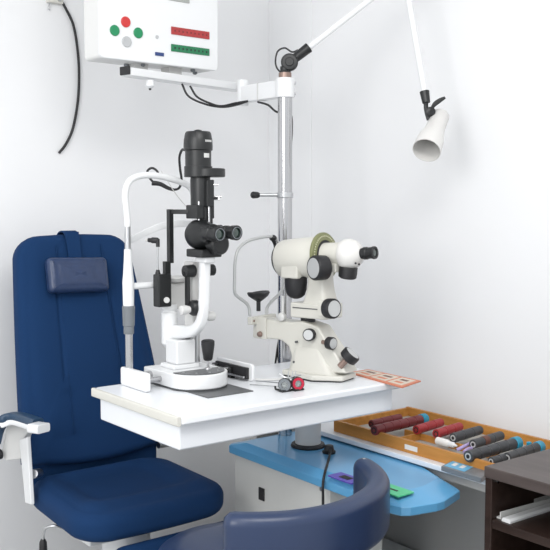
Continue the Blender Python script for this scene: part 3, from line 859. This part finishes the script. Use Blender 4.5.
# ------------------------------------------------------------------ folded leaflet / card on the right end of table top
cardz = T + .0005
cardc = [px(349, 373.5, z=T), px(368, 370.5, z=T), px(421, 382, z=T), px(402, 388.5, z=T)]
card = thing('reading_card', 'thin orange-bordered printed reading card lying on right end of table', 'card', (cardc[0] + cardc[2]) / 2)
ctr = (cardc[0] + cardc[1] + cardc[2] + cardc[3]) / 4
B().prism([p + Vector((0, 0, .0003)) for p in cardc], (0, 0, .0040)).build('backing_card', ORANGE, card, .0006)


def cbil(s, t, z):
    a = cardc[0].lerp(cardc[3], t); b = cardc[1].lerp(cardc[2], t)
    # long side runs 0->3 / 1->2
    q = a.lerp(b, s); return Vector((q.x, q.y, z))


for t0, t1 in ((.05, .34), (.38, .66), (.70, .95)):
    zz = T + .0044
    f_ = B().prism([cbil(.12, t0, zz), cbil(.88, t0, zz), cbil(.88, t1, zz), cbil(.12, t1, zz)], (0, 0, .0004)).build('printed_panel', PAPER, card)
    for k in range(2):
        s0 = .26 + .30 * k
        B().prism([cbil(s0, t0 + .06, zz + .0004), cbil(s0 + .16, t0 + .06, zz + .0004), cbil(s0 + .16, t1 - .06, zz + .0004), cbil(s0, t1 - .06, zz + .0004)], (0, 0, .0002)).build('print_line', CHARB if k else ORANGE, f_)

# ------------------------------------------------------------------ examination chair
CY = 2.50
ch_ = thing('examination_chair', 'deep blue upholstered high-backed patient chair beside the back wall', 'chair', (1.34, 2.48, 0))
# back rest: local x across, y up the back, z towards the sitter
zb0, zb1 = .50, 1.235
yb0, yb1 = 2.745, 2.935
rec = math.atan2(yb1 - yb0, zb1 - zb0)
HB = math.hypot(yb1 - yb0, zb1 - zb0)
cx = 1.368
Mb = Matrix.Translation((cx, yb0, zb0)) @ Matrix(((1, 0, 0, 0), (0, math.sin(rec), -math.cos(rec), 0), (0, math.cos(rec), math.sin(rec), 0), (0, 0, 0, 1)))
hwid = lambda y: .262 - .060 * (y / HB) ** 1.3
o_ = []
rc_ = .085
N = 14
for k in range(N + 1):
    y = .03 + (HB - rc_ - .03) * k / N; o_.append((hwid(y), y))
wt = hwid(HB - rc_)
for k in range(1, 9):
    a = PI / 2 * k / 8; o_.append((wt - rc_ + rc_ * math.cos(a), HB - rc_ + rc_ * math.sin(a)))
for k in range(1, 7): o_.append(((wt - rc_) * (1 - 2 * k / 7), HB + .004 * math.sin(PI * k / 7)))
for k in range(0, 8):
    a = PI / 2 + PI / 2 * k / 8; o_.append((-(wt - rc_) + rc_ * math.cos(a), HB - rc_ + rc_ * math.sin(a)))
for k in range(N, -1, -1):
    y = .03 + (HB - rc_ - .03) * k / N; o_.append((-hwid(y), y))
for k in range(1, 8): o_.append((-.262 + .524 * k / 8, .0 + .03 - .03 * math.sin(PI * k / 8)))


def backh(x, y):
    h = 0
    for sx in (-.085 , .085):
        xs = sx * (1 + .35 * (1 - y / HB))
        h -= .007 * math.exp(-((x - xs) / .006) ** 2)
    h += .010 * math.exp(-(x / .07) ** 2) * 0 + .012 * min(1, max(0, (abs(x) - .11) / .08))
    return h


B().pillow(o_, .075, .028, Mb, dome=.012, hf=backh, inner=44, es=6).build('backrest', FABRIC, ch_, ang=70)
# seam lines sewn down the backrest
for sx in (-.078, .082):
    pts = []
    for k in range(12):
        y = .10 + (HB - .14) * k / 11
        pts.append(Mb @ Vector((sx * (1 + .30 * (1 - y / HB)), y, .083)))
    B().tube(pts, .0020, 6, sm=3).build('seam', FABRIC, ch_)
# head cushion on strap
B().box(-.042, HB - .13, .080, .006, HB + .004, .090, Mb).build('strap', FABRIC, ch_, .002)
B().sweep([Mb @ Vector((-.018, HB - .02, .088)), Mb @ Vector((-.018, HB + .008, .070)), Mb @ Vector((-.018, HB + .012, .030)), Mb @ Vector((-.018, HB - .01, -.004))], (1, 0, 0), .05, .006).build('strap_loop', FABRIC, ch_)
Mc = Mb @ Matrix.Translation((-.030, HB - .148, .088)) @ Matrix.Rotation(-.03, 4, 'Z')
hc = B().pillow(rrect(-.106, -.058, .106, .058, .016, 5), .046, .018, Mc, dome=.003, inner=14, es=5, hf=lambda x, y: .0022 * math.sin(x * 90 + 3 * math.sin(y * 60)) * math.cos(y * 70) + .002 * math.sin(x * 41 + y * 60)).build('head_cushion', CUSH, ch_, ang=60, label='small creased slate blue leather head cushion')
B().pillow(rrect(-.235, -.09, .235, .09, .03), .05, .02, Matrix.Translation((1.36, 2.765, .515)) @ Matrix.Rotation(math.radians(90), 4, 'X'), inner=6).build('lumbar_panel', FABRIC, ch_, ang=60)
# seat
x0s, x1s, y0s, y1s = 1.085, 1.600, 2.262, 2.705
sc = (1.3425, 2.4835)
raw = rrect(x0s - sc[0], y0s - sc[1], x1s - sc[0], y1s - sc[1], .10, 8)
# densify straight parts
dn = []
for i in range(len(raw)):
    a, b = Vector(raw[i]), Vector(raw[(i + 1) % len(raw)])
    m_ = max(1, int((b - a).length / .03))
    for k in range(m_): dn.append(tuple(a.lerp(b, k / m_)))
dn = [(x * (1 - .05 * (y + .22) / .44), y - .018 * (1 - (x / .27) ** 2) * (1 if y < 0 else 0)) for x, y in dn]


def seath(x, y):
    h = .020 * math.exp(-((y + .15) / .05) ** 2)
    h += .022 * min(1, max(0, (abs(x) - .13) / .09))
    d = (abs(x) / .155) ** 4 + (abs(y - .045) / .150) ** 4
    h -= .009 / (1 + d ** 3)
    return h - .010


Ms = Matrix.Translation((sc[0], sc[1], .413)) @ Matrix.Rotation(math.radians(2), 4, 'X')
B().pillow(dn, .084, .034, Ms, dome=.006, hf=seath, inner=30, es=7).build('seat', FABRIC, ch_, ang=70)
# side plate, hinge, arm rest
sp0 = px(24, 441, x=1.075); sp1 = px(29, 506, x=1.075)
B().prism([Vector((1.068, p.y, p.z)) for p in (px(19, 440, x=1.068), px(27, 437, x=1.068), px(31, 505, x=1.068), px(25, 503, x=1.068))], (.012, 0, 0)).build('side_plate', WHITE, ch_, .003)
B().cyl(px(33, 474, x=1.09), px(39, 473, x=1.14), .014, n=24).build('hinge', STEEL, ch_)
B().cyl((1.585, 2.70, .53), (1.64, 2.70, .53), .014, n=24).build('hinge', STEEL, ch_)
Zp = .715
ar = [px(-6, 446, z=Zp - .085), px(-1, 428, z=Zp - .04), px(6, 418, z=Zp - .004), px(16, 416.5, z=Zp), px(28, 419.5, z=Zp), px(38, 423, z=Zp)]
dr_ = (ar[-1] - ar[2]); dr_.z = 0; dr_.normalize()
sd = Vector((-dr_.y, dr_.x, 0))
arm = B().sweep(ar, sd, .044, .024, cr=.4).build('armrest_pad', ARMB, ch_)
ws_ = [p + Vector((0, 0, -.014)) for p in ar[1:]]
B().sweep([ws_[1] + Vector((0, 0, -.004)), ws_[2], ws_[3], ws_[4], px(42, 428, z=Zp - .014)], sd, .046, .018, cr=.3).build('armrest_frame', WHITE, ch_, .001)
B().sweep([px(33, 427, z=Zp - .006), px(44, 428.5, z=Zp - .006)], sd, .048, .026, sm=0, cr=.25).build('armrest_tip', WHITE, ch_, .002)
B().prism([px(u, v, z=.68) * 0 + px(u, v, d=2.80) for u, v in ((7, 423), (30, 430), (24, 437), (22, 459), (5, 461), (1, 452))], sd * .03).build('armrest_support', LGREY, ch_, .004)
p = px(0, 454, d=2.79)
B().cyl(p, p - sd * .02, .016, n=24).build('armrest_knob', RUBBER, ch_)
# lever below the seat
lv = [px(62, 528, x=1.12), px(55, 526, x=1.10), px(46, 528, x=1.08), px(43.5, 534, x=1.078), px(43, 542, x=1.078)]
lev = B().tube(lv, .0045, 12).build('recline_lever', STEEL, ch_)
B().lathe(px(43, 539, x=1.078), (0, 0, -1), [(0, .006), (.01, .011), (.035, .012), (.04, .006)], 20).build('lever_grip', RUBBER, lev)
# pedestal
B().box(1.19, 2.43, .34, 1.52, 2.66, .412).build('seat_support', WHITE, ch_, .006)
B().cyl((1.35, 2.50, .12), (1.35, 2.50, .355), .075, n=40).build('pedestal', WHITE, ch_)
B().plate(rrect(1.06, 2.22, 1.64, 2.76, .10), 0, .12).build('chair_base', WHITE, ch_, .02, 4)
B().pillow(rrect(-.22, -.16, .22, .16, .05), .05, .02, Matrix.Translation((1.375, 2.235, .235)) @ Matrix.Rotation(math.radians(78), 4, 'X') @ Matrix.Translation((0, 0, 0)), dome=.01, inner=8).build('leg_rest', FABRIC, ch_, ang=60)

# ------------------------------------------------------------------ stool
SC = Vector((1.302, 1.835, 0))
stl = thing('swivel_stool', 'navy vinyl round swivel stool with curved wraparound backrest in front', 'stool', SC)
B().lathe((SC.x, SC.y, .418), (0, 0, 1), [(0, .17), (.006, .190), (.02, .203), (.05, .205), (.068, .198), (.080, .180), (.086, .13), (.083, .05), (.082, .002)], 64).build('seat', NAVY, stl)
B().cyl((SC.x, SC.y, .14), (SC.x, SC.y, .42), .026, n=28).build('gas_column', CHROME, stl)
for k in range(5):
    a = 2 * PI * k / 5 + .3
    v = Vector((math.cos(a), math.sin(a), 0))
    lg = B().sweep([Vector((SC.x, SC.y, .13)) + v * .02, Vector((SC.x, SC.y, .115)) + v * .13, Vector((SC.x, SC.y, .075)) + v * .255], Vector((-v.y, v.x, 0)), .035, .025).build('leg', CHROME, stl)
    B().cyl(Vector((SC.x, SC.y, .028)) + v * .25 - Vector((-v.y, v.x, 0)) * .014, Vector((SC.x, SC.y, .028)) + v * .25 + Vector((-v.y, v.x, 0)) * .014, .028, n=20).build('caster', RUBBER, lg)
# backrest ring
BC = Vector((1.360, 1.835)); BR = .300; zt_ = .673
rings = []
a0, a1 = math.radians(220), math.radians(352)
prof_s = rrect(-.030, -.070, .030, .070, .026, 6)
NS = 60
for k in range(NS + 1):
    t = k / NS; a = a0 + (a1 - a0) * t
    rad = BR + .045 * max(0, (t - .55)) ** 1.0
    e = min(t, 1 - t) * (a1 - a0) * BR
    sc_ = 1 if e > .022 else max(.30, math.sqrt(max(0, 1 - ((.022 - e) / .022) ** 2)) * .75 + .25)
    zc = zt_ - .070
    d2 = Vector((math.cos(a), math.sin(a)))
    rings.append([Vector((BC.x + d2.x * (rad + p_[0] * sc_), BC.y + d2.y * (rad + p_[0] * sc_), zc + p_[1] * (1 - (1 - sc_) * .25))) for p_ in prof_s])
B().rings(rings).build('backrest', NAVY, stl, ang=60)
ba = Vector((math.cos(math.radians(285)), math.sin(math.radians(285)), 0))
B().sweep([Vector((SC.x, SC.y, .405)), Vector((SC.x, SC.y, .395)) + ba * .15, Vector((SC.x, SC.y, .42)) + ba * .25, Vector((SC.x, SC.y, .56)) + ba * .305], Vector((-ba.y, ba.x, 0)), .05, .012).build('backrest_bracket', STEEL, stl)
a = a1 - .08
sp = Vector((BC.x + math.cos(a) * (BR + .018), BC.y + math.sin(a) * (BR + .018), zt_ - .001))
B().lathe(sp, (0, 0, 1), [(0, .0055), (.002, .005), (.003, .002)], 16).build('stud', CHROME, stl)

# ------------------------------------------------------------------ dark brown cabinet on the right
XF, YE, ZT = 1.75, 1.427, .716
cab = thing('shelf_cabinet', 'dark brown open-fronted wooden shelf cabinet at lower right corner', 'cabinet', (2.05, 1.15, 0))
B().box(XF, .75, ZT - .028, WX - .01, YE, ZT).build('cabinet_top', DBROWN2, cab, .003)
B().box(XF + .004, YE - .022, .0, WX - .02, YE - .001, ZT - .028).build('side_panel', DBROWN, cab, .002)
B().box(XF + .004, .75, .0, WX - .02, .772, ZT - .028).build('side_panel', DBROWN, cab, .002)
B().box(WX - .05, .772, .0, WX - .03, YE - .022, ZT - .028).build('back_panel', DBROWN, cab)
sh1 = px(490, 519, x=XF + .006).z
for zz in (sh1, sh1 - .20):
    B().box(XF + .006, .772, zz - .022, WX - .05, YE - .022, zz).build('shelf', DBROWN, cab, .002)
B().prism([(XF + .004, YE - .001, .40), (XF + .004, YE + .03, .30), (XF + .004, YE + .03, .0), (XF + .004, YE - .001, .0)], (.02, 0, 0)).build('side_foot', DBROWN, cab, .003)
B().cyl((XF + .02, YE - .030, ZT - .035), (XF + .02, YE - .022, ZT - .035), .005, n=12).build('screw', CHROME, cab)
# metal profiles on its upper shelf
for i, (a, b_, w_2, lab) in enumerate((((497, 514.5), (553, 499), .012, 'thin grooved aluminium channel on cabinet shelf, the farther of two strips'),
                                      ((506, 519), (556, 503), .022, 'flat white metal strip on cabinet shelf, the nearer of two strips'))):
    pa = px(*a, z=sh1 + .009); pb = px(*b_, z=sh1 + .009)
    pa.z = pb.z = sh1 + .0002
    dv = (pb - pa); dv.z = 0; dv.normalize(); sdv = Vector((-dv.y, dv.x, 0))
    pb = pa + dv * .33
    mb_ = B()
    if i == 0:
        sec = [(-w_2, 0), (w_2, 0), (w_2, .018), (w_2 - .003, .018), (w_2 - .003, .004), (-w_2 + .003, .004), (-w_2 + .003, .018), (-w_2, .018)]
    else:
        sec = [(-w_2 * .6, 0), (w_2 * .6, 0), (w_2 * .6, .005), (w_2 * .4, .010), (-w_2 * .4, .010), (-w_2 * .6, .005)]
    mb_.rings([[q_ + sdv * s_ + Vector((0, 0, h_)) for s_, h_ in sec] for q_ in (pa, pb)])
    o = mb_.build('metal_strip', LGREY if i == 0 else WHITE, None)
    tag(recentre(o), lab, 'metal strip', 'metal strips on the cabinet shelf')

# ------------------------------------------------------------------ wooden tray on the desk
TZ = DZ
trY0, trY1 = 1.455, 2.245
ft0 = 1.985
trX0, trX1 = ft0, WX - .035
tray = thing('wooden_tray', 'long shallow honey-coloured wooden tray with dividers on the white desk', 'tray', ((trX0 + trX1) / 2, (trY0 + trY1) / 2, TZ))
B().box(trX0, trY0, TZ, trX0 + .012, trY1, TZ + .038).build('front_rail', TRAYW, tray, .001)
B().box(trX1 - .012, trY0, TZ, trX1, trY1, TZ + .036).build('back_rail', TRAYW, tray, .001)
B().box(trX0 + .012, trY1 - .012, TZ, trX1 - .012, trY1, TZ + .034).build('end_rail', TRAYW, tray, .001)
B().box(trX0 + .012, trY0, TZ, trX1 - .012, trY0 + .012, TZ + .034).build('end_rail', TRAYW, tray, .001)
B().box(trX0 + .012, trY0 + .012, TZ + .001, trX1 - .012, trY1 - .012, TZ + .006).build('tray_bottom', TRAYL, tray)
dvx = trX0 + .125
B().box(dvx, trY0 + .012, TZ + .006, dvx + .008, trY1 - .20, TZ + .026).build('divider', TRAYW, tray, .001)
for yy in (px(404, 436, z=TZ + .03).y, 1.62):
    B().box(trX0 + .012, yy, TZ + .006, dvx, yy + .008, TZ + .028).build('divider', TRAYW, tray, .001)
p = px(411, 449, x=trX0)
B().box(trX0 - .0006, p.y - .026, TZ + .010, trX0 + .001, p.y + .026, TZ + .025).build('white_label', LABELW, tray)


# rolls lying across the tray
def roll(a, b, m, r, label, endcap=None, band=None, ribs=8, teal=0, zadd=0):
    z = TZ + .0275 + r + zadd
    pa, pb = px(*a, z=z), px(*b, z=z)
    pb.x = min(pb.x, trX1 - .016); pa.z = pb.z = z
    dv = (pb - pa); L_ = dv.length; dv.normalize()
    base = Vector(((pa.x + pb.x) / 2, (pa.y + pb.y) / 2, z - r))
    t = thing('lens_roll', label, 'roll', base, group='rolls in the wooden tray')
    pr = [(0, r * .55), (0, r * .93)]
    n = max(2, ribs // 2)
    for k in range(n):
        s0 = L_ * k / n; s1 = L_ * (k + 1) / n
        pr += [(s0 + .0015, r), (s1 - .0035, r * (1.0 if k % 2 else .97)), (s1 - .002, r * .90), (s1 - .0005, r * .90)]
    pr += [(L_, r * .9), (L_, r * .5)]
    B().lathe(pa, dv, pr, 28).build('rolled_sleeve', m, t, ang=25)
    B().lathe(pa - dv * .0005, dv, [(0, r * .62), (.002, r * .62)], 24).build('end_disc', KNOBF if m is CHAR else RUBBER, t)
    B().lathe(pa - dv * .001, dv, [(0, r * .36), (.002, r * .36)], 20).build('end_core', RUBBER if m is CHAR else m, t)
    if band:
        B().lathe(pa + dv * L_ * .32, dv, [(0, r * 1.02), (L_ * .16, r * 1.02)], 28).build('band', band, t, label='brown band')
    if teal:
        B().lathe(pb - dv * .004, dv, [(0, r * .9), (.002, r * 1.12), (.024, r * 1.12), (.028, r * .95), (.028, .002)], 28).build('end_cap', TEAL, t, label='teal end cap')
    return t


roll((374, 430.5), (421, 419.5), DRED, .016, 'long dark red roll with teal cap at the table end of the tray', teal=1, ribs=12)
roll((371, 424), (400, 417.5), DRED, .013, 'dark red roll behind the long teal-capped red one, partly under the table', ribs=6)
roll((416, 430), (441, 422.5), REDR, .0145, 'short bright red roll nearest the teal cap of the long red roll', ribs=6)
roll((436, 434), (460, 426.5), REDR, .0145, 'short bright red roll beside the first short charcoal roll', ribs=6)
roll((453, 438), (480, 430), CHAR, .0145, 'short plain charcoal roll next to the bright red rolls', ribs=6)
roll((473, 444.5), (501, 435.5), CHAR, .0145, 'charcoal roll with a brown band in middle of the row', band=CHARB, ribs=6)
roll((468, 456.5), (514, 443.5), CHAR, .0165, 'long thick charcoal roll with teal cap above the lilac clip', teal=1, ribs=11)
roll((491, 461.5), (506, 457.5), CHAR, .0125, 'short charcoal roll nearest the cabinet top edge', ribs=4)
roll((507, 458.0), (537, 447.5), CHAR, .0150, 'charcoal roll with teal cap nearest the right picture edge', teal=1, ribs=8)
# teal stopper between the last rolls
p = px(529, 443, z=TZ + .04)
o = B().lathe(p - Vector((0, 0, .02)), (0, 0, 1), [(0, .009), (.006, .010), (.016, .007), (.022, .008), (.024, .004)], 20).build('stopper', TEAL)
tag(recentre(o), 'tiny teal stopper between the two teal-capped charcoal rolls', 'stopper')
# bottle
p0, p1_ = px(437, 440.5, z=TZ + .030), px(457, 446, z=TZ + .030)
dv = (p1_ - p0); L_ = dv.length; dv.normalize()
bt = thing('dropper_bottle', 'small white dropper bottle lying in the wooden tray beside lilac clip', 'bottle', Vector(((p0.x + p1_.x) / 2, (p0.y + p1_.y) / 2, TZ + .018)))
B().lathe(p0, dv, [(0, .008), (.002, .0115), (L_ * .55, .0115), (L_ * .62, .008), (L_ * .64, .006)], 24).build('bottle_body', LABELW, bt)
B().lathe(p0 + dv * L_ * .63, dv, [(0, .0085), (L_ * .2, .0085), (L_ * .24, .005), (L_ * .36, .003)], 20).build('bottle_cap', WHITE, bt)
# lilac clip
cp_ = [px(457, 450, z=TZ + .026), px(463, 447, z=TZ + .034), px(470, 443.5, z=TZ + .036), px(477, 441, z=TZ + .036), px(481, 443.5, z=TZ + .032), px(476, 447, z=TZ + .030), px(468, 449, z=TZ + .030), px(464, 452, z=TZ + .026)]
o = B().tube(cp_, .0050, 10).build('spring_clip', LILAC)
tag(recentre(o), 'lilac plastic loop clip lying between white bottle and charcoal rolls', 'clip')
# grey case with blue label on desk edge
ca, cb_, cc_, cd_ = px(440, 468, z=DZ), px(459, 462, z=DZ), px(500, 474, z=DZ), px(482, 481, z=DZ)
quad = [px(441, 466, z=DZ + .014), px(454, 459.5, z=DZ + .014), px(493, 471, z=DZ + .014), px(481, 478, z=DZ + .014)]
cen = sum(quad, Vector()) / 4
cs = thing('grey_case', 'flat dark grey case with pale blue label on the desk edge', 'case', (cen.x, cen.y, DZ))
B().rings([[Vector((p.x, p.y, DZ + .0004)) for p in quad], [Vector((p.x, p.y, DZ + .014)) for p in quad]]).build('case_body', GREYP, cs, .002)


def qb(s, t, z):
    a = quad[0].lerp(quad[1], s); b = quad[3].lerp(quad[2], s); q_ = a.lerp(b, t); return Vector((q_.x, q_.y, z))


lb = B().prism([qb(.12, .04, DZ + .0138), qb(.92, .04, DZ + .0138), qb(.92, .56, DZ + .0138), qb(.12, .56, DZ + .0138)], (0, 0, .001)).build('blue_label', LABELB, cs)
for t0 in (.14, .34):
    B().prism([qb(.35, t0, DZ + .0147), qb(.68, t0, DZ + .0147), qb(.68, t0 + .10, DZ + .0147), qb(.35, t0 + .10, DZ + .0147)], (0, 0, .0004)).build('label_print', LABELW, lb)
# dark pouch in the middle of the tray
p = px(452, 436, z=TZ + .012)
o = B().plate(rrect(p.x - .03, p.y - .045, p.x + .03, p.y + .03, .006), TZ + .0065, TZ + .016).build('glass_slide', LGREY, bevel=.001)
tag(recentre(o), 'pale grey flat case lying in the tray behind the dropper bottle', 'case')

# ------------------------------------------------------------------ cable on the back wall
wc = thing('wall_cable', 'black cable hanging in a curve from a small bracket on back wall', 'cable', (px(57, 2, y=WY).x, WY, px(57, 2, y=WY).z))
wy = WY - .008
B().tube([px(61, 0, y=wy), px(66, 9, y=wy), px(73, 24, y=wy), px(77, 45, y=wy), px(79, 70, y=wy), px(78, 100, y=wy), px(73, 128, y=wy), px(66, 144, y=wy), px(59, 153, y=wy)], .0048, 10).build('cable', RUBBER, wc)
p = px(55, 0, y=WY - .012)
B().box(p.x - .030, WY - .022, p.z - .012, p.x + .028, WY, p.z + .018).build('bracket', CREAM, wc, .003)
B().cyl((p.x + .012, WY - .022, p.z), (p.x + .012, WY - .030, p.z), .006, n=14).build('screw', STEEL, wc)
B().tube([px(50, 3, y=wy), px(48, 8, y=wy), px(50, 10, y=wy)], .002, 8).build('wire_end', STEEL, wc)
